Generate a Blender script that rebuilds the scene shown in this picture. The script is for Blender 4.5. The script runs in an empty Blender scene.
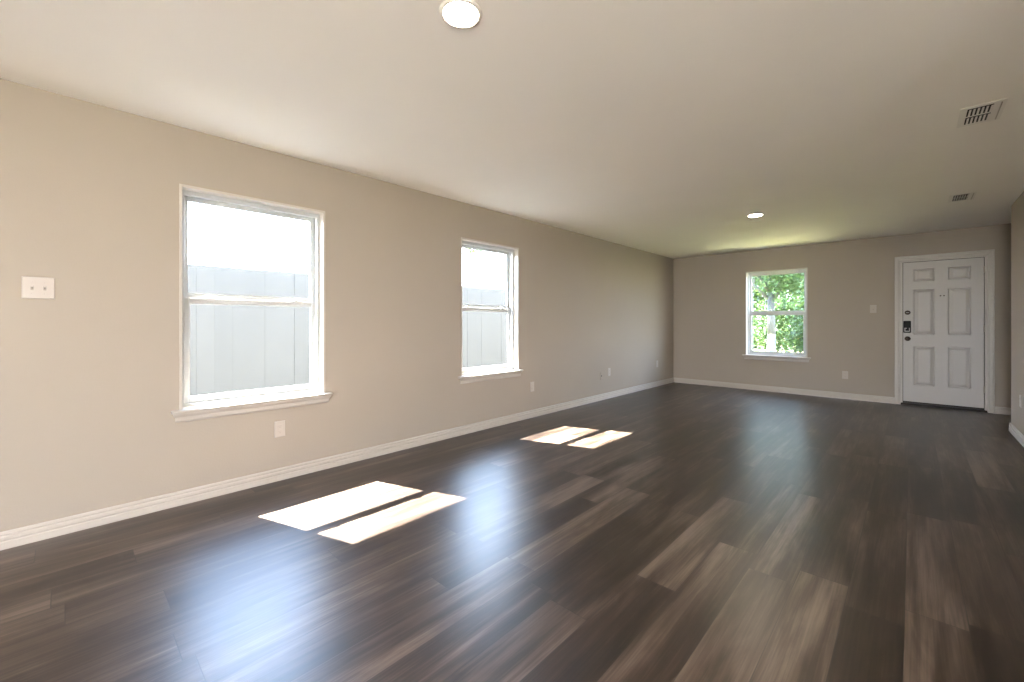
import bpy, bmesh, math, random
from mathutils import Vector, Matrix
SC = bpy.context.scene
COL = SC.collection
R = math.radians

# ------------------------------------------------------------------ camera, world, sun, exposure
CAM = Vector((3.43, 0.0, 1.175))
cd = bpy.data.cameras.new('camera'); cam = bpy.data.objects.new('camera', cd); COL.objects.link(cam)
cd.sensor_width = 36.0; cd.lens = 423.0 / 1024 * 36; cd.shift_y = -18.4 / 1024
cd.clip_start = 0.02; cd.clip_end = 200
cam.location = CAM; cam.rotation_euler = (R(90), 0, R(43.4)); SC.camera = cam

vs = SC.view_settings
SC.display_settings.display_device = 'sRGB'
vs.view_transform = 'Standard'; vs.look = 'None'; vs.gamma = 1; vs.use_curve_mapping = False
vs.exposure = 1.65

SKY = 13.0
w = bpy.data.worlds.new('sky'); SC.world = w; w.use_nodes = True
nt = w.node_tree; nt.nodes.clear()
out = nt.nodes.new('ShaderNodeOutputWorld'); bg = nt.nodes.new('ShaderNodeBackground')
tc = nt.nodes.new('ShaderNodeTexCoord'); sp = nt.nodes.new('ShaderNodeSeparateXYZ'); cr = nt.nodes.new('ShaderNodeValToRGB')
cr.color_ramp.elements[0].position = 0.0; cr.color_ramp.elements[0].color = (0.83, 0.90, 1.0, 1)
cr.color_ramp.elements[1].position = 0.7; cr.color_ramp.elements[1].color = (0.42, 0.62, 1.0, 1)
nt.links.new(tc.outputs['Generated'], sp.inputs[0]); nt.links.new(sp.outputs['Z'], cr.inputs[0])
nt.links.new(cr.outputs[0], bg.inputs[0]); bg.inputs[1].default_value = SKY
nt.links.new(bg.outputs[0], out.inputs[0])

SUN_K = 0.84                                      # horizontal run into the room per metre of fall
sd = bpy.data.lights.new('sun', 'SUN'); sun = bpy.data.objects.new('sun', sd); COL.objects.link(sun)
sd.energy = 100; sd.angle = R(0.53); sd.color = (1.0, 0.965, 0.91)
sun.location = (-8, -4, 12)
sun.rotation_euler = Vector((SUN_K, SUN_K * 0.337, -1)).to_track_quat('-Z', 'Y').to_euler()
SC.cycles.max_bounces = 14; SC.cycles.diffuse_bounces = 8; SC.cycles.transparent_max_bounces = 16
SC.cycles.sample_clamp_indirect = 8.0; SC.cycles.caustics_reflective = False; SC.cycles.caustics_refractive = False

# ------------------------------------------------------------------ helpers
def tag(o, label=None, cat=None, group=None, kind=None):
    if label: o['label'] = label
    if cat: o['category'] = cat
    if group: o['group'] = group
    if kind: o['kind'] = kind
    return o

def empty(name, loc=(0, 0, 0), rz=0.0, parent=None):
    o = bpy.data.objects.new(name, None); COL.objects.link(o)
    o.location = loc; o.rotation_euler = (0, 0, rz); o.empty_display_size = 0.1
    if parent: o.parent = parent
    return o

def obj(name, bm, m, parent=None, loc=(0, 0, 0), rot=(0, 0, 0), smooth=False, bevel=0.0, seg=2):
    bmesh.ops.recalc_face_normals(bm, faces=bm.faces[:])
    me = bpy.data.meshes.new(name); bm.to_mesh(me); bm.free()
    if smooth:
        for p in me.polygons: p.use_smooth = True
    for mm in (m if isinstance(m, (list, tuple)) else [m]): me.materials.append(mm)
    o = bpy.data.objects.new(name, me); COL.objects.link(o)
    o.location = loc; o.rotation_euler = rot
    if parent: o.parent = parent
    if bevel:
        b = o.modifiers.new('bevel', 'BEVEL'); b.width = bevel; b.segments = seg; b.limit_method = 'ANGLE'; b.angle_limit = R(35)
    return o

def bx(bm, x0, x1, y0, y1, z0, z1, mi=0):
    vs_ = [bm.verts.new(p) for p in ((x0,y0,z0),(x1,y0,z0),(x1,y1,z0),(x0,y1,z0),(x0,y0,z1),(x1,y0,z1),(x1,y1,z1),(x0,y1,z1))]
    for f in ((0,3,2,1),(4,5,6,7),(0,1,5,4),(1,2,6,5),(2,3,7,6),(3,0,4,7)):
        ff = bm.faces.new([vs_[i] for i in f]); ff.material_index = mi
    return vs_

def box(*a): bm = bmesh.new(); bx(bm, *a); return bm

def lathe(bm, prof, n=32, axis='z', at=(0, 0, 0), mi=0):
    """prof: list of (radius, height along axis)."""
    rings = []
    for r, h in prof:
        ring = []
        for k in range(n if r > 1e-6 else 1):
            a = 2 * math.pi * k / n
            c, s = r * math.cos(a), r * math.sin(a)
            p = (c, s, h) if axis == 'z' else ((c, h, s) if axis == 'y' else (h, c, s))
            ring.append(bm.verts.new((p[0] + at[0], p[1] + at[1], p[2] + at[2])))
        rings.append(ring)
    for a, b in zip(rings, rings[1:]):
        for k in range(n):
            l = (k + 1) % n
            if len(a) == 1 and len(b) == 1: continue
            if len(a) == 1: f = bm.faces.new((a[0], b[l], b[k]))
            elif len(b) == 1: f = bm.faces.new((a[k], a[l], b[0]))
            else: f = bm.faces.new((a[k], a[l], b[l], b[k]))
            f.material_index = mi; f.smooth = True
    return bm

def extrude_profile(bm, prof, to3, s0, s1, cap=True):
    """prof: closed list of (u, v); to3(s, u, v) -> point; straight run from s0 to s1."""
    a = [bm.verts.new(to3(s0, u, v)) for u, v in prof]; b = [bm.verts.new(to3(s1, u, v)) for u, v in prof]
    n = len(prof)
    for k in range(n): bm.faces.new((a[k], a[(k+1) % n], b[(k+1) % n], b[k]))
    if cap: bm.faces.new(a); bm.faces.new(b[::-1])

# ------------------------------------------------------------------ materials
def newmat(name):
    m = bpy.data.materials.new(name); m.use_nodes = True
    return m, m.node_tree, m.node_tree.nodes['Principled BSDF']

def N(nt, t, **kw):
    n = nt.nodes.new(t)
    for k, v in kw.items(): setattr(n, k, v)
    return n

def math_(nt, op, a, b=None, c=None):
    n = N(nt, 'ShaderNodeMath', operation=op)
    for i, v in enumerate((a, b, c)):
        if v is None: continue
        if isinstance(v, (int, float)): n.inputs[i].default_value = v
        else: nt.links.new(v, n.inputs[i])
    return n.outputs[0]

def noise(nt, vec, scale, detail=2, rough=0.5, dist=0.0):
    n = N(nt, 'ShaderNodeTexNoise'); n.inputs['Scale'].default_value = scale; n.inputs['Detail'].default_value = detail
    n.inputs['Roughness'].default_value = rough; n.inputs['Distortion'].default_value = dist
    if vec is not None: nt.links.new(vec, n.inputs['Vector'])
    return n.outputs['Fac']

def ramp(nt, fac, *stops):
    n = N(nt, 'ShaderNodeValToRGB'); e = n.color_ramp.elements
    e[0].position, e[1].position = stops[0][0], stops[-1][0]
    e[0].color, e[1].color = (*stops[0][1], 1), (*stops[-1][1], 1)
    for p, c in stops[1:-1]:
        q = e.new(p); q.color = (*c, 1)
    nt.links.new(fac, n.inputs[0]); return n.outputs[0]

def plain(name, col, rough=0.5, metal=0.0, bump=0.0, bscale=200.0, var=0.0, spec=0.5):
    m, nt, p = newmat(name)
    p.inputs['Roughness'].default_value = rough; p.inputs['Metallic'].default_value = metal
    p.inputs['Specular IOR Level'].default_value = spec
    g = N(nt, 'ShaderNodeNewGeometry')
    f = noise(nt, g.outputs['Position'], 1.7, 3)
    c = ramp(nt, f, (0.3, tuple(x * (1 - var) for x in col)), (0.7, tuple(min(1, x * (1 + var)) for x in col)))
    nt.links.new(c, p.inputs['Base Color'])
    if bump:
        b = N(nt, 'ShaderNodeBump'); b.inputs['Strength'].default_value = bump; b.inputs['Distance'].default_value = 0.002
        nt.links.new(noise(nt, g.outputs['Position'], bscale, 3), b.inputs['Height']); nt.links.new(b.outputs[0], p.inputs['Normal'])
    return m

M = {}
M['wall'] = plain('beige_wall_paint', (0.38, 0.33, 0.277), 0.75, bump=0.25, bscale=90, var=0.012, spec=0.3)
M['ceiling'] = plain('ceiling_paint', (0.93, 0.89, 0.83), 0.9, bump=0.3, bscale=70, var=0.01, spec=0.2)
M['trim'] = plain('white_trim_paint', (0.50, 0.458, 0.412), 0.35, var=0.01)
M['vinyl'] = plain('white_vinyl', (0.52, 0.53, 0.525), 0.35, var=0.005)
M['door'] = plain('white_door_paint', (0.47, 0.44, 0.415), 0.4, bump=0.05, bscale=300, var=0.01)
M['plate'] = plain('white_plastic', (0.48, 0.43, 0.39), 0.35)
M['slot'] = plain('dark_slot', (0.03, 0.028, 0.025), 0.7)
M['slot2'] = plain('grey_slot', (0.33, 0.30, 0.27), 0.6)
M['duct_shade'] = plain('duct_shade_black', (0.012, 0.011, 0.010), 0.9)
M['vent'] = plain('white_enamel', (0.84, 0.80, 0.74), 0.45)
M['bronze'] = plain('aged_bronze', (0.055, 0.04, 0.03), 0.35, metal=0.8)
M['black'] = plain('black_plastic', (0.010, 0.010, 0.010), 0.7, spec=0.2)
M['silver'] = plain('satin_nickel', (0.42, 0.41, 0.39), 0.5, metal=0.9)
M['threshold'] = plain('dark_threshold', (0.015, 0.012, 0.010), 0.5, metal=0.2)
M['brass'] = plain('hinge_metal', (0.45, 0.40, 0.33), 0.35, metal=0.9)
M['siding'] = plain('house_siding', (0.24, 0.24, 0.235), 0.8)
M['roof'] = plain('roof_boards', (0.30, 0.29, 0.28), 0.85)
M['bark'] = plain('pale_bark', (0.062, 0.061, 0.058), 0.9, bump=0.6, bscale=25, var=0.3)
M['concrete'] = plain('concrete', (0.45, 0.43, 0.40), 0.9, var=0.08)

M['bounce_patio'] = plain('bounce_patio_concrete', (0.30, 0.29, 0.27), 0.9, var=0.06)

def grass_mat():
    m, nt, p = newmat('lawn'); g = N(nt, 'ShaderNodeNewGeometry')
    nt.links.new(ramp(nt, noise(nt, g.outputs['Position'], 9, 5), (0.3, (0.13, 0.13, 0.05)), (0.7, (0.20, 0.185, 0.09))), p.inputs['Base Color'])
    p.inputs['Roughness'].default_value = 0.95
    return m
M['grass'] = grass_mat()

def fence_mat():
    m, nt, p = newmat('weathered_fence_boards'); g = N(nt, 'ShaderNodeNewGeometry')
    mp = N(nt, 'ShaderNodeMapping'); mp.inputs['Scale'].default_value = (1, 6, 0.6); nt.links.new(g.outputs['Position'], mp.inputs[0])
    nt.links.new(ramp(nt, noise(nt, mp.outputs[0], 1.5, 2), (0.3, (0.064, 0.062, 0.057)), (0.7, (0.068, 0.066, 0.061))), p.inputs['Base Color'])
    p.inputs['Roughness'].default_value = 0.9
    return m
M['fence'] = fence_mat()

def leaf_mat(name, a, b):
    m, nt, p = newmat(name); g = N(nt, 'ShaderNodeNewGeometry')
    c = ramp(nt, noise(nt, g.outputs['Position'], 4.5, 4, 0.7), (0.3, a), (0.7, b))
    nt.links.new(c, p.inputs['Base Color']); p.inputs['Roughness'].default_value = 0.5
    tr = N(nt, 'ShaderNodeBsdfTranslucent'); nt.links.new(c, tr.inputs[0])
    mx = N(nt, 'ShaderNodeMixShader'); mx.inputs[0].default_value = 0.35
    nt.links.new(p.outputs[0], mx.inputs[1]); nt.links.new(tr.outputs[0], mx.inputs[2])
    nt.links.new(mx.outputs[0], nt.nodes['Material Output'].inputs[0])
    return m
M['leaf'] = leaf_mat('green_leaves', (0.016, 0.040, 0.009), (0.058, 0.108, 0.028))
M['leaf2'] = leaf_mat('lime_leaves', (0.027, 0.062, 0.013), (0.072, 0.125, 0.033))

def glass_mat():
    m, nt, p = newmat('clear_glass'); nt.nodes.remove(p)
    t = N(nt, 'ShaderNodeBsdfTransparent'); t.inputs[0].default_value = (0.95, 0.965, 0.96, 1)
    gl = N(nt, 'ShaderNodeBsdfGlossy'); gl.inputs['Roughness'].default_value = 0.01
    lw = N(nt, 'ShaderNodeLayerWeight'); lw.inputs[0].default_value = 0.5
    fr = N(nt, 'ShaderNodeMath', operation='MULTIPLY_ADD')
    nt.links.new(math_(nt, 'POWER', lw.outputs['Facing'], 5.0), fr.inputs[0]); fr.inputs[1].default_value = 0.8; fr.inputs[2].default_value = 0.03
    mx = N(nt, 'ShaderNodeMixShader')
    nt.links.new(fr.outputs[0], mx.inputs[0]); nt.links.new(t.outputs[0], mx.inputs[1]); nt.links.new(gl.outputs[0], mx.inputs[2])
    nt.links.new(mx.outputs[0], nt.nodes['Material Output'].inputs[0])
    return m
M['glass'] = glass_mat()

def lamp_mat(strength):
    m, nt, p = newmat('lamp_lens'); p.inputs['Base Color'].default_value = (0.9, 0.9, 0.9, 1)
    p.inputs['Emission Color'].default_value = (1.0, 0.84, 0.66, 1); p.inputs['Emission Strength'].default_value = strength
    return m
M['lens'] = lamp_mat(130)

def floor_mat():
    m, nt, p = newmat('vinyl_plank_floor')
    g = N(nt, 'ShaderNodeNewGeometry'); s = N(nt, 'ShaderNodeSeparateXYZ'); nt.links.new(g.outputs['Position'], s.inputs[0])
    PW, PL = 0.182, 1.22
    xs = math_(nt, 'DIVIDE', math_(nt, 'ADD', s.outputs['X'], 0.05), PW)
    col = math_(nt, 'FLOOR', xs); fx = math_(nt, 'FRACT', xs)
    wn = N(nt, 'ShaderNodeTexWhiteNoise', noise_dimensions='1D'); nt.links.new(col, wn.inputs['W'])
    ys = math_(nt, 'ADD', math_(nt, 'DIVIDE', s.outputs['Y'], PL), math_(nt, 'MULTIPLY', wn.outputs['Value'], 7.31))
    row = math_(nt, 'FLOOR', ys); fy = math_(nt, 'FRACT', ys)
    cid = N(nt, 'ShaderNodeCombineXYZ'); nt.links.new(col, cid.inputs[0]); nt.links.new(row, cid.inputs[1])
    w2 = N(nt, 'ShaderNodeTexWhiteNoise', noise_dimensions='2D'); nt.links.new(cid.outputs[0], w2.inputs['Vector'])
    pid = w2.outputs['Value']; z = math_(nt, 'MULTIPLY', pid, 57.0)
    def vec(sx, sy):
        c = N(nt, 'ShaderNodeCombineXYZ')
        nt.links.new(math_(nt, 'MULTIPLY', s.outputs['X'], sx), c.inputs[0]); nt.links.new(math_(nt, 'MULTIPLY', s.outputs['Y'], sy), c.inputs[1])
        nt.links.new(z, c.inputs[2]); return c.outputs[0]
    broad = noise(nt, vec(8.0, 0.7), 1.0, 3, 0.55, 0.4)
    blotch = noise(nt, vec(13.0, 1.9), 1.0, 4, 0.6, 0.6)
    grain = noise(nt, vec(48.0, 1.3), 1.0, 3, 0.6, 0.0)
    fine = noise(nt, vec(170.0, 3.0), 1.0, 2, 0.5)
    def cen(v, k): return math_(nt, 'MULTIPLY', math_(nt, 'SUBTRACT', v, 0.5), k)
    v = math_(nt, 'ADD', 0.47, cen(pid, 0.36))
    for a, k in ((broad, 1.30), (blotch, 0.95), (grain, 0.50), (fine, 0.45)):
        v = math_(nt, 'ADD', v, cen(a, k))
    c = ramp(nt, v, (0.12, (0.008, 0.0042, 0.0026)), (0.40, (0.024, 0.0140, 0.0090)), (0.62, (0.053, 0.0350, 0.0245)), (0.95, (0.125, 0.092, 0.069)))
    # thin dark joints between planks
    ex = math_(nt, 'MULTIPLY', math_(nt, 'MINIMUM', fx, math_(nt, 'SUBTRACT', 1.0, fx)), PW)
    ey = math_(nt, 'MULTIPLY', math_(nt, 'MINIMUM', fy, math_(nt, 'SUBTRACT', 1.0, fy)), PL)
    e = math_(nt, 'MINIMUM', ex, ey)
    j = N(nt, 'ShaderNodeMapRange'); j.inputs['From Min'].default_value = 0.0006; j.inputs['From Max'].default_value = 0.0022
    nt.links.new(e, j.inputs['Value'])
    mx = N(nt, 'ShaderNodeMix', data_type='RGBA'); nt.links.new(j.outputs[0], mx.inputs['Factor'])
    mx.inputs['A'].default_value = (0.014, 0.010, 0.008, 1); nt.links.new(c, mx.inputs['B'])
    nt.links.new(mx.outputs['Result'], p.inputs['Base Color'])
    p.inputs['Specular IOR Level'].default_value = 0.5; p.inputs['IOR'].default_value = 1.43
    p.inputs['Coat Weight'].default_value = 0.25; p.inputs['Coat Roughness'].default_value = 0.40; p.inputs['Coat IOR'].default_value = 1.5
    p.inputs['Roughness'].default_value = 0.34
    b = N(nt, 'ShaderNodeBump'); b.inputs['Strength'].default_value = 0.15; b.inputs['Distance'].default_value = 0.001
    h = math_(nt, 'ADD', math_(nt, 'MULTIPLY', grain, 0.6), math_(nt, 'ADD', math_(nt, 'MULTIPLY', fine, 0.4), math_(nt, 'MULTIPLY', j.outputs[0], 0.8)))
    nt.links.new(h, b.inputs['Height']); nt.links.new(b.outputs[0], p.inputs['Normal'])
    return m
M['floor'] = floor_mat()

# ------------------------------------------------------------------ room shell
H = 2.44; YF = 8.27; XR = 4.21; YE = 7.04; YB = -4.4; XO = 7.0; T = 0.16
WZ0, WZ1 = 0.60, 2.07
LW = [(0.507, 1.440), (2.850, 3.745)]            # openings in the left wall (along y)
FW = (1.290, 2.200)                              # opening in the far wall (along x)
DX0, DX1, DZ = 3.315, 4.140, 2.055               # front door rough opening

def st(name, bm, m, **k): return tag(obj(name, bm, m, **k), kind='structure')

st('floor', box(-T, XO + T, YB - T, YF + T, -0.12, 0.0), M['floor'])
st('ceiling', box(-T, XO + T, YB - T, YF + T, H, H + 0.12), M['ceiling'])

def wall_with_holes(name, a0, a1, holes, to_box, m):
    bm = bmesh.new(); cur = a0
    for h0, h1, z0, z1 in holes:
        to_box(bm, cur, h0, 0, H)
        if z0 > 0: to_box(bm, h0, h1, 0, z0)
        if z1 < H: to_box(bm, h0, h1, z1, H)
        cur = h1
    to_box(bm, cur, a1, 0, H)
    bmesh.ops.remove_doubles(bm, verts=bm.verts[:], dist=1e-5)
    seen = {}
    for f in bm.faces[:]:
        k = tuple(sorted(v.index for v in f.verts))
        seen.setdefault(k, []).append(f)
    dead = [f for fs in seen.values() if len(fs) > 1 for f in fs]
    if dead: bmesh.ops.delete(bm, geom=dead, context='FACES_ONLY')
    return st(name, bm, m)

def setmi(bm, n0, mi):
    for f in bm.faces[n0:]: f.material_index = mi

wall_with_holes('wall_left', YB - T, YF + T, [(a, b, WZ0, WZ1) for a, b in LW],
                lambda bm, a, b, z0, z1: bx(bm, -T, 0, a, b, z0, z1), M['wall'])
wall_with_holes('wall_far', 0, XO, [(FW[0], FW[1], WZ0, WZ1), (DX0, DX1, 0, DZ)],
                lambda bm, a, b, z0, z1: bx(bm, a, b, YF, YF + T, z0, z1), M['wall'])
wall_with_holes('wall_back', 0, XO, [(3.0, 4.4, 0.0, 2.1), (5.0, 6.3, 0.9, 2.1)],  # openings added out of view to let in more daylight
                lambda bm, a, b, z0, z1: bx(bm, a, b, YB - T, YB, z0, z1), M['wall'])
st('wall_right', box(XR, XR + 0.12, 1.6, YE, 0, H), M['wall'])
st('wall_hall_side', box(5.6, 5.72, 1.6, YF, 0, H), M['wall'])
st('wall_kitchen', box(XR + 0.12, XO, 1.6, 1.72, 0, H), M['wall'])
st('wall_kitchen_side', box(XO, XO + T, YB - T, YF + T, 0, H), M['wall'])
# outside skin of the left wall: clapboards with the window holes left free
bm = bmesh.new(); z = -0.12
while z < 2.46:
    z1 = z + 0.16
    spans = [(YB - T, YF + T)]
    if z1 > WZ0 and z < WZ1:
        spans = [(YB - T, LW[0][0]), (LW[0][1], LW[1][0]), (LW[1][1], YF + T)]
    for a, b in spans:
        v = bx(bm, -T - 0.022, -T, a, b, z, min(z1, 2.46))
        v[4].co.x = v[7].co.x = -T - 0.006
    z = z1
st('wall_left_siding', bm, M['siding'])
bm = bmesh.new()
bx(bm, -0.64, XO + T, YB - 0.6, YF + T + 0.45, 2.56, 2.72)
bx(bm, -0.64, -0.61, YB - 0.6, YF + T + 0.45, 2.27, 2.56)
st('roof', bm, M['roof'])

# baseboards
BP = [(0, 0), (0.016, 0), (0.016, 0.034), (0.0150, 0.037), (0.0090, 0.039), (0.0090, 0.043), (0.0135, 0.049), (0.0135, 0.060),
      (0.0120, 0.064), (0.0060, 0.067), (0.0060, 0.071), (0.0100, 0.076), (0.0085, 0.085), (0.004, 0.089), (0, 0.090)]
def baseboard(name, runs):
    bm = bmesh.new()
    for kind, s0, s1, c in runs:
        f = {'+x': lambda s, u, v: (c + u, s, v), '-x': lambda s, u, v: (c - u, s, v),
             '-y': lambda s, u, v: (s, c - u, v), '+y': lambda s, u, v: (s, c + u, v)}[kind]
        extrude_profile(bm, BP, f, s0, s1)
    return st(name, bm, M['trim'])
baseboard('baseboard_left', [('+x', YB, YF, 0.0)])
baseboard('baseboard_far', [('-y', 0.014, DX0 - 0.067, YF), ('-y', DX1 + 0.067, 5.6, YF)])
baseboard('baseboard_right', [('-x', 1.6, YE + 0.014, XR), ('+y', XR - 0.014, XR + 0.134, YE)])

# ------------------------------------------------------------------ windows
def window(name, loc, rz, W):
    """local x along the wall from the opening's left edge, y outwards, z up (world)."""
    r = tag(empty(name, loc, rz), kind='structure')
    z0, z1 = WZ0 + 0.012, WZ1
    # painted reveal lining, slightly proud of the wall
    t = 0.016
    bm = bmesh.new()
    bx(bm, 0, t, -0.004, 0.088, z0, z1); bx(bm, W - t, W, -0.004, 0.088, z0, z1); bx(bm, t, W - t, -0.004, 0.088, z1 - t, z1)
    obj('reveal_lining', bm, M['trim'], r, bevel=0.0015)
    # fixed vinyl frame: stepped
    bm = bmesh.new(); f = 0.030
    bx(bm, t * .6, f, 0.072, 0.158, z0, z1 - t * .6); bx(bm, W - f, W - t * .6, 0.072, 0.158, z0, z1 - t * .6)
    bx(bm, f, W - f, 0.072, 0.158, z1 - f - 0.008, z1 - t * .6); bx(bm, f, W - f, 0.072, 0.158, z0, z0 + 0.022)
    bx(bm, f, f + .008, 0.066, 0.098, z0 + .022, z1 - f - .008); bx(bm, W - f - .008, W - f, 0.066, 0.098, z0 + .022, z1 - f - .008)
    bx(bm, f + .008, W - f - .008, 0.066, 0.098, z1 - f - .018, z1 - f - .008)
    obj('window_frame', bm, M['vinyl'], r, bevel=0.002)
    def sash(x0, x1, y0, y1, a, b, st_, top, bot):
        bm = bmesh.new()
        bx(bm, x0, x0 + st_, y0, y1, a, b); bx(bm, x1 - st_, x1, y0, y1, a, b)
        bx(bm, x0 + st_, x1 - st_, y0, y1, a, a + bot); bx(bm, x0 + st_, x1 - st_, y0, y1, b - top, b)
        s = obj('sash', bm, M['vinyl'], r, bevel=0.003)
        bm = bmesh.new(); g = 0.007                         # glazing bead
        ym = (y0 + y1) / 2
        X0, X1, Z0, Z1 = x0 + st_, x1 - st_, a + bot, b - top
        bx(bm, X0, X0 + g, y0 + .006, ym + .006, Z0, Z1); bx(bm, X1 - g, X1, y0 + .006, ym + .006, Z0, Z1)
        bx(bm, X0 + g, X1 - g, y0 + .006, ym + .006, Z0, Z0 + g); bx(bm, X0 + g, X1 - g, y0 + .006, ym + .006, Z1 - g, Z1)
        obj('glazing_bead', bm, M['vinyl'], s)
        obj('pane', box(X0 + .002, X1 - .002, ym - .0015, ym + .0015, Z0 + .002, Z1 - .002), M['glass'], s)
        return s
    zm = 1.305
    lo = sash(f + .006, W - f - .006, 0.100, 0.125, z0 + 0.022, zm + 0.036, 0.030, 0.034, 0.036)
    up = sash(f + .001, W - f - .001, 0.130, 0.155, zm + 0.004, z1 - f - .006, 0.028, 0.030, 0.060)
    for q in (0.2, 0.8):
        bm = bmesh.new()
        bx(bm, W*q - .022, W*q + .022, 0.098, 0.124, zm + .036, zm + .042)
        lathe(bm, [(0.0, .054), (0.009, .053), (0.010, .042)], 16, 'z', (W*q, 0.112, zm))
        bx(bm, W*q - .004, W*q + .024, 0.104, 0.112, zm + .044, zm + .051)
        obj('sash_lock', bm, M['vinyl'], lo, bevel=0.001)
    # stool and moulded apron
    bm = bmesh.new()
    nose = [(0.072, WZ0 - .006), (0.072, WZ0 + .012), (-0.036, WZ0 + .012), (-0.041, WZ0 + .008), (-0.042, WZ0 + .001), (-0.038, WZ0 - .005), (-0.032, WZ0 - .006)]
    extrude_profile(bm, nose, lambda s, u, v: (s, u, v), 0.0, W)
    for a, b in ((-0.042, 0.0), (W, W + 0.042)):
        extrude_profile(bm, [(min(u, -0.0), v) for u, v in nose], lambda s, u, v: (s, u, v), a, b)
    obj('window_stool', bm, M['trim'], r)
    bm = bmesh.new()
    ap = [(0, -.006), (-.034, -.006), (-.031, -.016), (-.024, -.026), (-.018, -.034), (-.016, -.056), (-.010, -.066), (0, -.068)]
    rows = []
    for u, v in ap:
        e = 0.030 * (abs(u) / 0.034)
        rows.append([bm.verts.new((-.008 - e, u, WZ0 + v)), bm.verts.new((W + .008 + e, u, WZ0 + v))])
    n = len(rows)
    for k in range(n): bm.faces.new((rows[k][0], rows[k][1], rows[(k+1) % n][1], rows[(k+1) % n][0]))
    bm.faces.new([q[0] for q in rows]); bm.faces.new([q[1] for q in rows][::-1])
    obj('apron', bm, M['trim'], r)
    return r
window('window_1', (0, LW[0][0], 0), R(90), LW[0][1] - LW[0][0])
window('window_2', (0, LW[1][0], 0), R(90), LW[1][1] - LW[1][0])
window('window_3', (FW[0], YF, 0), 0, FW[1] - FW[0])

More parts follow.
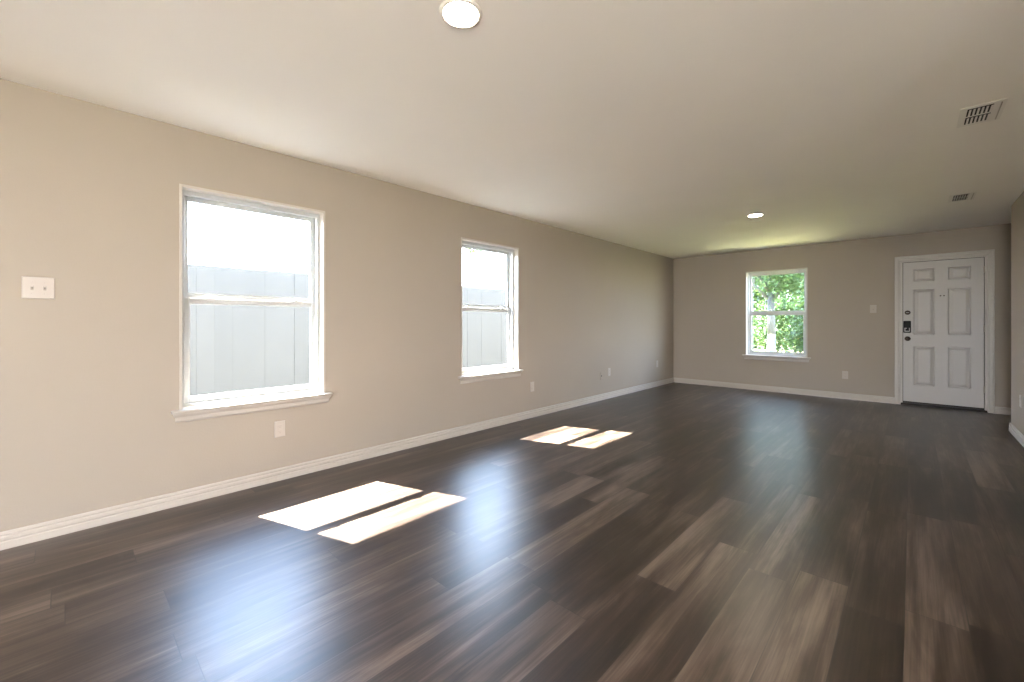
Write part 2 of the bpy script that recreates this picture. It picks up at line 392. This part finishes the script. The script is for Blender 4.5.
# ------------------------------------------------------------------ front door
def front_door():
    r = tag(empty('door_1', (DX0, YF, 0)), kind='structure')
    W = DX1 - DX0; J = 0.016
    # casing with stepped profile mitred at the corners
    cp = [(0.0, 0.0), (0.0, 0.010), (0.006, 0.014), (0.014, 0.014), (0.017, 0.006), (0.023, 0.006), (0.028, 0.015), (0.040, 0.016),
          (0.043, 0.009), (0.050, 0.009), (0.054, 0.021), (0.064, 0.021), (0.067, 0.016), (0.067, 0.0)]
    bm = bmesh.new(); rings = []
    for k in range(4):
        ring = []
        for u, v in cp:
            x = -u if k in (0, 1) else W + u
            zz = 0.0 if k in (0, 3) else DZ + u
            ring.append(bm.verts.new((x, -v, zz)))
        rings.append(ring)
    n = len(cp)
    for a, b in zip(rings, rings[1:]):
        for k in range(n): bm.faces.new((a[k], a[(k+1) % n], b[(k+1) % n], b[k]))
    bm.faces.new(rings[0]); bm.faces.new(rings[3][::-1])
    obj('casing', bm, M['trim'], r)
    bm = bmesh.new()
    bx(bm, 0, J, 0, 0.155, 0, DZ); bx(bm, W - J, W, 0, 0.155, 0, DZ); bx(bm, J, W - J, 0, 0.155, DZ - J, DZ)
    bx(bm, J, J + .012, 0.075, 0.12, 0, DZ - J); bx(bm, W - J - .012, W - J, 0.075, 0.12, 0, DZ - J); bx(bm, J, W - J, 0.075, 0.12, DZ - J - .012, DZ - J)
    obj('door_frame', bm, M['trim'], r)
    bm = bmesh.new()
    extrude_profile(bm, [(-0.024, 0), (-0.019, 0.016), (-.001, 0.026), (-.001, 0)], lambda s, u, v: (s, u, v), -.004, W + .004)
    extrude_profile(bm, [(-.001, 0), (-.001, .026), (0.155, 0.026), (0.155, 0)], lambda s, u, v: (s, u, v), J, W - J)
    obj('threshold', bm, M['threshold'], r)
    bm = bmesh.new()
    bx(bm, J, J + .006, .030, .074, .026, DZ - J); bx(bm, W - J - .006, W - J, .045, .074, .026, DZ - J); bx(bm, J + .006, W - J - .006, .030, .074, DZ - J - .006, DZ - J)
    obj('gap_shadow_seal', bm, M['slot'], r)  # seal strips, coloured black for the shadow in the door gap
    # six-panel leaf
    L0, L1 = J + 0.007, W - J - 0.007; Z0, Z1 = 0.050, DZ - J - 0.006; YL = 0.028; TH = 0.044
    lw = L1 - L0
    c = [0.105, 0.105 + (lw - .115*2 - .115) / 2]; c += [c[1] + 0.125, lw - 0.115]
    xs = [L0, L0 + c[0], L0 + c[1], L0 + c[2], L0 + c[3], L1]
    zs = [Z0, Z0 + .235, Z0 + .79, Z0 + .955, Z0 + 1.595, Z0 + 1.705, Z0 + 1.885, Z1]
    bm = bmesh.new()
    for i in range(5):
        for k in range(7):
            x0, x1, a, b = xs[i], xs[i+1], zs[k], zs[k+1]
            if i in (1, 3) and k in (1, 3, 5):
                prev = None
                for ins, d in ((0, 0), (0.004, 0.0015), (0.012, 0.011), (0.020, 0.011), (0.048, 0.0025), (0.052, 0.0025)):
                    ring = [bm.verts.new(p) for p in ((x0+ins, YL+d, a+ins), (x1-ins, YL+d, a+ins), (x1-ins, YL+d, b-ins), (x0+ins, YL+d, b-ins))]
                    if prev:
                        for q in range(4): bm.faces.new((prev[q], prev[(q+1) % 4], ring[(q+1) % 4], ring[q]))
                    prev = ring
                bm.faces.new(prev)
            else:
                bm.faces.new([bm.verts.new(p) for p in ((x0, YL, a), (x1, YL, a), (x1, YL, b), (x0, YL, b))])
    P = lambda x, y, z: bm.verts.new((x, y, z))
    B = YL + TH
    for q in (((L0,B,Z0),(L0,B,Z1),(L1,B,Z1),(L1,B,Z0)), ((L0,YL,Z0),(L0,YL,Z1),(L0,B,Z1),(L0,B,Z0)), ((L1,YL,Z0),(L1,B,Z0),(L1,B,Z1),(L1,YL,Z1)),
              ((L0,YL,Z1),(L1,YL,Z1),(L1,B,Z1),(L0,B,Z1)), ((L0,YL,Z0),(L0,B,Z0),(L1,B,Z0),(L1,YL,Z0))):
        bm.faces.new([P(*p) for p in q])
    bmesh.ops.remove_doubles(bm, verts=bm.verts[:], dist=1e-5)
    leaf = obj('door_leaf', bm, M['door'], r)
    obj('sweep', box(L0, L1, YL + .006, YL + .030, 0.026, 0.052), M['threshold'], leaf)
    kx = L0 + 0.046
    def turned(name, z, prof, mat, par=leaf):
        b_ = bmesh.new(); lathe(b_, [(rad, -d) for rad, d in prof], 28, 'y', (kx, YL, z)); return obj(name, b_, mat, par)
    db = turned('deadbolt', 1.318, [(0.0, 0), (0.031, 0), (0.031, .007), (0.027, .014), (0.021, .018), (0.0, .018)], M['bronze'])
    bm = bmesh.new(); bx(bm, kx - .017, kx + .017, YL - .036, YL - .017, 1.313, 1.323); obj('thumb_turn', bm, M['silver'], leaf, bevel=0.002)
    turned('door_knob', 0.945, [(0.0, 0), (0.033, 0), (0.033, .006), (0.028, .012), (0.013, .016), (0.012, .034), (0.024, .040), (0.030, .050), (0.028, .062), (0.016, .068), (0, .069)], M['bronze'])
    k = obj('keypad_lock', box(kx - .044, kx + .036, YL - .032, YL, 1.030, 1.200), M['black'], leaf, bevel=0.010, seg=3)
    bm = bmesh.new()
    bx(bm, kx - .033, kx - .023, YL - .036, YL - .030, 1.045, 1.100); bx(bm, kx + .015, kx + .025, YL - .036, YL - .030, 1.045, 1.100)
    bx(bm, kx - .023, kx + .015, YL - .036, YL - .030, 1.045, 1.058); bx(bm, kx - .023, kx - .008, YL - .036, YL - .030, 1.088, 1.100)
    obj('latch_cover', bm, M['silver'], leaf, bevel=0.002)
    ph = bmesh.new(); lathe(ph, [(0.0, -.006), (0.006, -.006), (0.0085, -.003), (0.0085, 0)], 20, 'y', ((L0 + L1) / 2 - .012, YL, 1.545)); obj('peephole', ph, M['bronze'], leaf)
    ph = bmesh.new(); lathe(ph, [(0.0, -.004), (0.006, -.004), (0.0075, 0)], 20, 'y', ((L0 + L1) / 2 + .022, YL, 1.545)); obj('screw_cap', ph, M['bronze'], leaf)
    for z in (0.25, 1.05, 1.83):
        b_ = bmesh.new(); lathe(b_, [(0, 0), (.006, 0), (.006, .09), (0, .09)], 12, 'z', (L1 + .002, YL - .005, z)); obj('hinge', b_, M['brass'], r)
front_door()

# ------------------------------------------------------------------ wall plates: local x along wall, y away from the wall into the room is -y
def plate_base(W, Hh):
    bm = bmesh.new(); d = 0.0055; c = 0.004
    a = [bm.verts.new(p) for p in ((-W/2, 0, -Hh/2), (W/2, 0, -Hh/2), (W/2, 0, Hh/2), (-W/2, 0, Hh/2))]
    m = [bm.verts.new(p) for p in ((-W/2, -d*.5, -Hh/2), (W/2, -d*.5, -Hh/2), (W/2, -d*.5, Hh/2), (-W/2, -d*.5, Hh/2))]
    b = [bm.verts.new(p) for p in ((-W/2+c, -d, -Hh/2+c), (W/2-c, -d, -Hh/2+c), (W/2-c, -d, Hh/2-c), (-W/2+c, -d, Hh/2-c))]
    for p, q in ((a, m), (m, b)):
        for k in range(4): bm.faces.new((p[k], p[(k+1) % 4], q[(k+1) % 4], q[k]))
    bm.faces.new(a); bm.faces.new(b[::-1]); return bm

def screw(par, x, z):
    b = bmesh.new(); lathe(b, [(0, -.0068), (.0022, -.0068), (.003, -.005)], 12, 'y', (x, 0, z)); obj('screw', b, M['plate'], par)

def outlet(loc, rz, label):
    r = tag(empty('wall_outlet', loc, rz), label, 'outlet', 'wall outlets')
    obj('cover_plate', plate_base(0.074, 0.118), M['plate'], r)
    for s in (-1, 1):
        zc = s * 0.0195
        b = bmesh.new()
        pts = [(0.0165 * math.cos(a), 0.0165 * math.sin(a)) for a in [2*math.pi*k/24 for k in range(24)]]
        pts = [(x, max(-.0135, min(.0135, z))) for x, z in pts]
        extrude_profile(b, pts, lambda q, u, v: (u, q, zc + v), -0.0055, -0.0078)
        o = obj('receptacle', b, M['plate'], r)
        b = bmesh.new()
        bx(b, -.0075, -.0055, -.0081, -.0076, zc - .001, zc + .008); bx(b, .0050, .0070, -.0081, -.0076, zc, zc + .007)
        lathe(b, [(0, -.0081), (.0026, -.0081), (.0026, -.0076)], 12, 'y', (0, 0, zc - .007))
        obj('socket_slots', b, M['slot2'], o)
    screw(r, 0, 0); return r

def switch(loc, rz, gangs, label):
    r = tag(empty('light_switch', loc, rz), label, 'light switch')
    obj('cover_plate', plate_base(0.074 + 0.046 * (gangs - 1), 0.118), M['plate'], r)
    for g in range(gangs):
        x = (g - (gangs - 1) / 2) * 0.046
        b = bmesh.new(); bx(b, x - .0055, x + .0055, -.0060, -.0054, -.0125, .0125); s = obj('switch_slot', b, M['slot2'], r)
        b = bmesh.new(); v = bx(b, x - .0045, x + .0045, -.0170, -.0055, -.004, .006)
        for q in (v[0], v[1], v[4], v[5]): q.co.z += 0.007
        obj('toggle', b, M['plate'], r, bevel=0.001)
        screw(r, x, .030); screw(r, x, -.030)
    return r

RL = R(90)      # a plate on the left wall faces +x
switch((0, -0.097, 1.362), RL, 2, 'white double toggle light switch on the left wall near the first window')
outlet((0, 1.103, 0.381), RL, 'white outlet on the left wall below the nearest window')
outlet((0, 3.99, 0.378), RL, 'white outlet low on the wall just past the second window')
outlet((0, 5.83, 0.405), RL, 'white outlet right of the cable hole on the far part of the left wall')
outlet((0, 7.54, 0.410), RL, 'white outlet on the left wall nearest the far corner')
outlet((2.68, YF, 0.367), 0, 'white outlet on the far wall between its window and the front door')
outlet((XR, 6.48, 0.40), R(-90), 'white outlet on the short right wall at the edge of the photo')
# cable jack: small plate with a dark cable hole
cj = tag(empty('cable_jack', (0, 5.61, 0.365), RL), 'small pale cable plate with a dark hole, low on the left wall', 'cable jack')
obj('cover_plate', plate_base(0.074, 0.118), M['wall'], cj)
b = bmesh.new(); lathe(b, [(0, -.010), (.004, -.010), (.005, -.0055), (.011, -.0056), (.011, -.005)], 16, 'y', (-.01, 0, .0)); obj('cable_hole', b, M['slot'], cj)
# thermostat-like single switch by the door
switch((3.01, YF, 1.378), 0, 1, 'single white toggle light switch on the far wall left of the front door')

# ------------------------------------------------------------------ recessed lights
def can_light(loc, label):
    r = tag(empty('recessed_light', loc), label, 'ceiling light', 'recessed ceiling lights')
    b = bmesh.new(); lathe(b, [(0.070, 0.0), (0.070, -0.004), (0.072, -0.008), (0.078, -0.0085), (0.086, -0.004), (0.088, 0.0)], 48)
    obj('trim_ring', b, M['vent'], r)
    b = bmesh.new(); lathe(b, [(0.0, -0.0055), (0.050, -0.005), (0.070, -0.002)], 48); obj('lens', b, M['lens'], r)
    return r
can_light((2.09, 1.113, H), 'round recessed ceiling light nearest the camera, switched on')
can_light((2.09, 5.58, H), 'round recessed ceiling light farther back, toward the far window')
for x, y in ((4.2, -2.9), (6.0, -2.9)):  # extra lights added out of view to lift the room brightness
    can_light((x, y, H), 'round recessed ceiling light added unseen behind the camera')

# globe pendants added behind the camera, out of view, to brighten the room
def fill_globe_mat(strength):
    m, nt, p = newmat('fill_globe_glass'); p.inputs['Base Color'].default_value = (0.9, 0.9, 0.88, 1)
    p.inputs['Emission Color'].default_value = (1.0, 0.95, 0.90, 1); p.inputs['Emission Strength'].default_value = strength
    return m
M['globe'] = fill_globe_mat(54)
for i, (x, y) in enumerate(((3.7, -1.2), (5.6, -1.0))):
    r = tag(empty('fill_pendant', (x, y, H)), 'opal globe fill lamp added unseen behind the camera to brighten the room', 'pendant lamp', 'added fill globes')
    b = bmesh.new(); lathe(b, [(0, 0), (.06, 0), (.06, -.02), (.045, -.03), (.008, -.032), (.008, -.72), (.05, -.725), (.055, -.76), (0, -.76)], 24); obj('canopy', b, M['vent'], r)
    b = bmesh.new(); lathe(b, [(.17 * math.sin(t), -.91 + .17 * math.cos(t)) for t in [math.pi * k / 16 for k in range(17)]], 32); obj('globe', b, M['globe'], r)

# ------------------------------------------------------------------ ceiling registers
def vent(loc, label, lw=.0035):
    """plate 0.18 (x) by 0.34 (y); the slots fill the left 0.10."""
    r = tag(empty('ceiling_vent', loc), label, 'air vent', 'ceiling air vents')
    X0, X1, Y0, Y1 = -0.062, 0.043, -0.135, 0.135
    b = bmesh.new(); z0, z1 = -0.0026, 0.0
    for a in ((-.092, X0, -.168, .168), (X1, .092, -.168, .168), (X0, X1, -.168, Y0), (X0, X1, Y1, .168), (X0, X1, -.007, .007)):
        bx(b, a[0], a[1], a[2], a[3], z0, z1)
    obj('face_plate', b, M['vent'], r)
    obj('duct_shade_sheet', box(X0, X1, Y0, Y1, -0.0012, -0.0004), M['duct_shade'], r)  # dark sheet on the solid ceiling stands in for the shaded cavity
    for row in ((Y0, -.007), (.007, Y1)):
        for k in range(6):
            x = X0 + (k + 0.62) * (X1 - X0) / 6
            b = bmesh.new(); v = bx(b, x - lw, x + lw, row[0] + .018, row[1], -.0042, -.0016)
            for q in (v[4], v[5], v[6], v[7]): q.co.x += 0.003
            obj('louver', b, M['vent'], r)
    obj('damper_lever', box(.070, .075, -.14, .14, -.0085, -.004), M['brass'], r)  # darker metal stands in for the shading along this ridge
    return r
vent((3.732, 3.815, H), 'white ceiling register with two rows of dark slots, the nearer one')
vent((3.795, 6.22, H), 'small white ceiling register near the front door, farther one', .0022)

# ------------------------------------------------------------------ outside
GZ = -0.16
st('ground', box(-40, 45, -40, 60, GZ - 0.1, GZ), M['grass'])
st('bounce_patio', box(-2.5, 9.5, -12, YB - T, GZ, GZ + 0.05), M['bounce_patio'])  # unseen sunlit slab added to bounce light up to the ceiling
st('bounce_path', box(-1.5, -T, -6, YF + T, GZ, GZ + 0.02), M['concrete'])  # unseen strip added to keep grass green out of the bounced light
# board fence along the side yard
fx = -1.60; ftop = 1.735
r = tag(empty('board_fence', (fx, 0, GZ)), 'pale vertical-board fence outside the two left windows', 'fence')
rnd = random.Random(4)
y = -3.0; k = 0
while y < 13.0:
    b = bmesh.new(); yy = y
    for q in range(16):
        o_ = rnd.uniform(-.002, .002)
        bx(b, -.010 + o_, .008 + o_, yy, yy + .1485, 0.03, ftop - GZ); yy += 0.149
    bx(b, -.045, -.010, y, yy, .35, .44); bx(b, -.045, -.010, y, yy, 1.45, 1.54)
    obj('board_panel', b, M['fence'], r)
    obj('post', box(-.10, -.046, y - .04, y + .05, 0, ftop - GZ - .05), M['fence'], r)
    y = yy
# trees and shrubs
def leaves(center, radii, n, size, seed, clusters=None, low=None):
    rnd = random.Random(seed); V = []; F = []
    cl = []
    for _ in range(clusters or 26):
        while True:
            p = [rnd.uniform(-1, 1) for _ in range(3)]
            if sum(q * q for q in p) < 1: break
        cl.append([center[i] + p[i] * radii[i] * 0.8 for i in range(3)])
    cr_ = [q * 0.34 for q in radii]
    for i in range(n):
        c = rnd.choice(cl)
        p = Vector([rnd.gauss(c[j], cr_[j] * 0.6) for j in range(3)])
        if low is not None and p.z < low: continue
        s = size * rnd.uniform(0.6, 1.3)
        d = Vector((rnd.gauss(0, 1), rnd.gauss(0, 1), rnd.gauss(-.3, .7))).normalized()
        u = d.cross(Vector((rnd.gauss(0, .5), rnd.gauss(0, .5), 1))).normalized(); nrm = d.cross(u)
        k = len(V)
        V += [p, p + d * s * .35 + u * s * .27 + nrm * s * .06, p + d * s, p + d * s * .35 - u * s * .27 + nrm * s * .06, p + d*s*.45]
        F += [(k, k+1, k+4), (k+1, k+2, k+4), (k, k+4, k+3), (k+4, k+2, k+3)]
    me = bpy.data.meshes.new('foliage'); me.from_pydata([tuple(v) for v in V], [], F); return me

def limb(bm, a, b, r0, r1, n=10):
    a, b = Vector(a), Vector(b); d = (b - a).normalized(); u = d.orthogonal().normalized(); v = d.cross(u)
    ra = [bm.verts.new(a + (u * math.cos(t) + v * math.sin(t)) * r0) for t in [2*math.pi*k/n for k in range(n)]]
    rb = [bm.verts.new(b + (u * math.cos(t) + v * math.sin(t)) * r1) for t in [2*math.pi*k/n for k in range(n)]]
    for k in range(n):
        f = bm.faces.new((ra[k], ra[(k+1) % n], rb[(k+1) % n], rb[k])); f.smooth = True
    bm.faces.new(ra[::-1]); bm.faces.new(rb)

def plant(name, cat, base, blobs, trunk, mat, label, seed, size=0.11, group=None):
    r = tag(empty(name, base), label, cat, group)
    V = []; F = []
    for i, (c, rad, n, low) in enumerate(blobs):
        me = leaves(c, rad, n, size, seed + i * 7, low=low)
        k = len(V); V += [tuple(v.co) for v in me.vertices]; F += [tuple(q + k for q in p.vertices) for p in me.polygons]
        bpy.data.meshes.remove(me)
    me = bpy.data.meshes.new('foliage'); me.from_pydata(V, [], F); me.materials.append(M[mat])
    o = bpy.data.objects.new('foliage', me); COL.objects.link(o); o.parent = r
    if trunk:
        b = bmesh.new(); pts = trunk[0]; r0, r1 = trunk[1]
        for i in range(len(pts) - 1):
            f0 = i / (len(pts) - 1); f1 = (i + 1) / (len(pts) - 1)
            limb(b, pts[i], pts[i+1], r0 + (r1 - r0) * f0, r0 + (r1 - r0) * f1)
        rr = random.Random(seed); top = Vector(pts[-1]); c = Vector(blobs[0][0])
        for _ in range(7):
            e = c + Vector((rr.uniform(-1, 1) * blobs[0][1][0], rr.uniform(-1, 1) * blobs[0][1][1], rr.uniform(-.5, 1) * blobs[0][1][2])) * .8
            limb(b, top - Vector((0, 0, rr.uniform(0, .5))), e, r1 * .6, .012, 7)
        obj('trunk', b, M['bark'], r)
    return r
G0 = GZ
plant('tree', 'tree', (0.46, 14.0, G0), [((0.1, -.1, 3.3), (1.5, .8, 1.5), 7500, 1.55), ((0.1, 0, 6.0), (1.6, .8, 1.3), 4500, 4)], ([(0, 0, -.1), (.03, 0, 1.0), (0, .02, 2.2)], (.115, .09)), 'leaf2',
      'pale-trunked tree seen through the middle of the far window', 11)
plant('tree', 'tree', (-0.80, 16.9, G0), [((-.9, 0, 3.5), (1.7, .8, 1.9), 8000, 1.2), ((-.8, 0, 6.2), (2.0, .8, 1.1), 5000, 4)], ([(0, 0, -.1), (-.02, 0, 1.2), (.03, .0, 2.4)], (.13, .10)), 'leaf2',
      'pale-trunked tree at the left edge of the far window view', 23)
plant('tree', 'tree', (2.6, 19.0, G0), [((-.7, 0, 3.3), (1.7, .6, 2.2), 8500, .9), ((-.3, 0, 7.0), (2.3, .6, 2.2), 5500, 4)], ([(0, 0, -.1), (.05, 0, 1.2), (0, .05, 2.2)], (.16, .11)), 'leaf',
      'leafy green tree behind the shrub on the right of the far window view', 31)
plant('shrub', 'shrub', (1.25, 15.7, G0), [((0, 0, 1.0), (.9, .5, 1.15), 6500, .03)], None, 'leaf',
      'big bright green shrub filling the lower right of the far window', 41)
plant('shrub', 'shrub', (-0.4, 20.2, G0), [((0, 0, 1.0), (1.5, .7, 1.4), 8000, .03)], None, 'leaf',
      'darker green shrub between the two pale trunks outside the far window', 47)
plant('shrub', 'shrub', (-4.6, 20.6, G0), [((0, 0, 1.1), (1.4, .7, 1.4), 5500, .03)], None, 'leaf2',
      'green shrub beyond the left side of the far window', 53)
plant('hedge', 'hedge', (-1.0, 24.5, G0), [((q, 0, z_), (2.2, .8, 1.6), 5500, .03) for q in (-4, -1.4, 1.4, 4) for z_ in (1.3, 3.6)], None, 'leaf',
      'tall green hedge forming the backdrop of the far window view', 61, size=.24)
plant('tree', 'tree', (-5.0, 13.5, G0), [((1.2, 0, 11.2), (5.2, 5.0, 1.0), 15000, 9.6)], ([(0, 0, -.1), (.1, 0, 4.0), (.3, .1, 9.5)], (.28, .16)), 'leaf',  # tree added with its crown out of view, to shade the yard plants
      'added tall tree whose unseen high crown shades the yard outside the far window', 83, size=.34)
plant('tree', 'tree', (-5.6, 6.2, G0), [((0, 0, 5.4), (1.6, 1.6, 1.3), 3600, 4.1), ((.9, 1.0, 3.25), (.34, .40, .26), 240, 2.8)],
      ([(-1, 0, -.1), (-.9, 0, 2.0), (0, .1, 4.4)], (.15, .10)), 'leaf2', 'tree beyond the fence whose low leaves show at the top of the second window', 71)
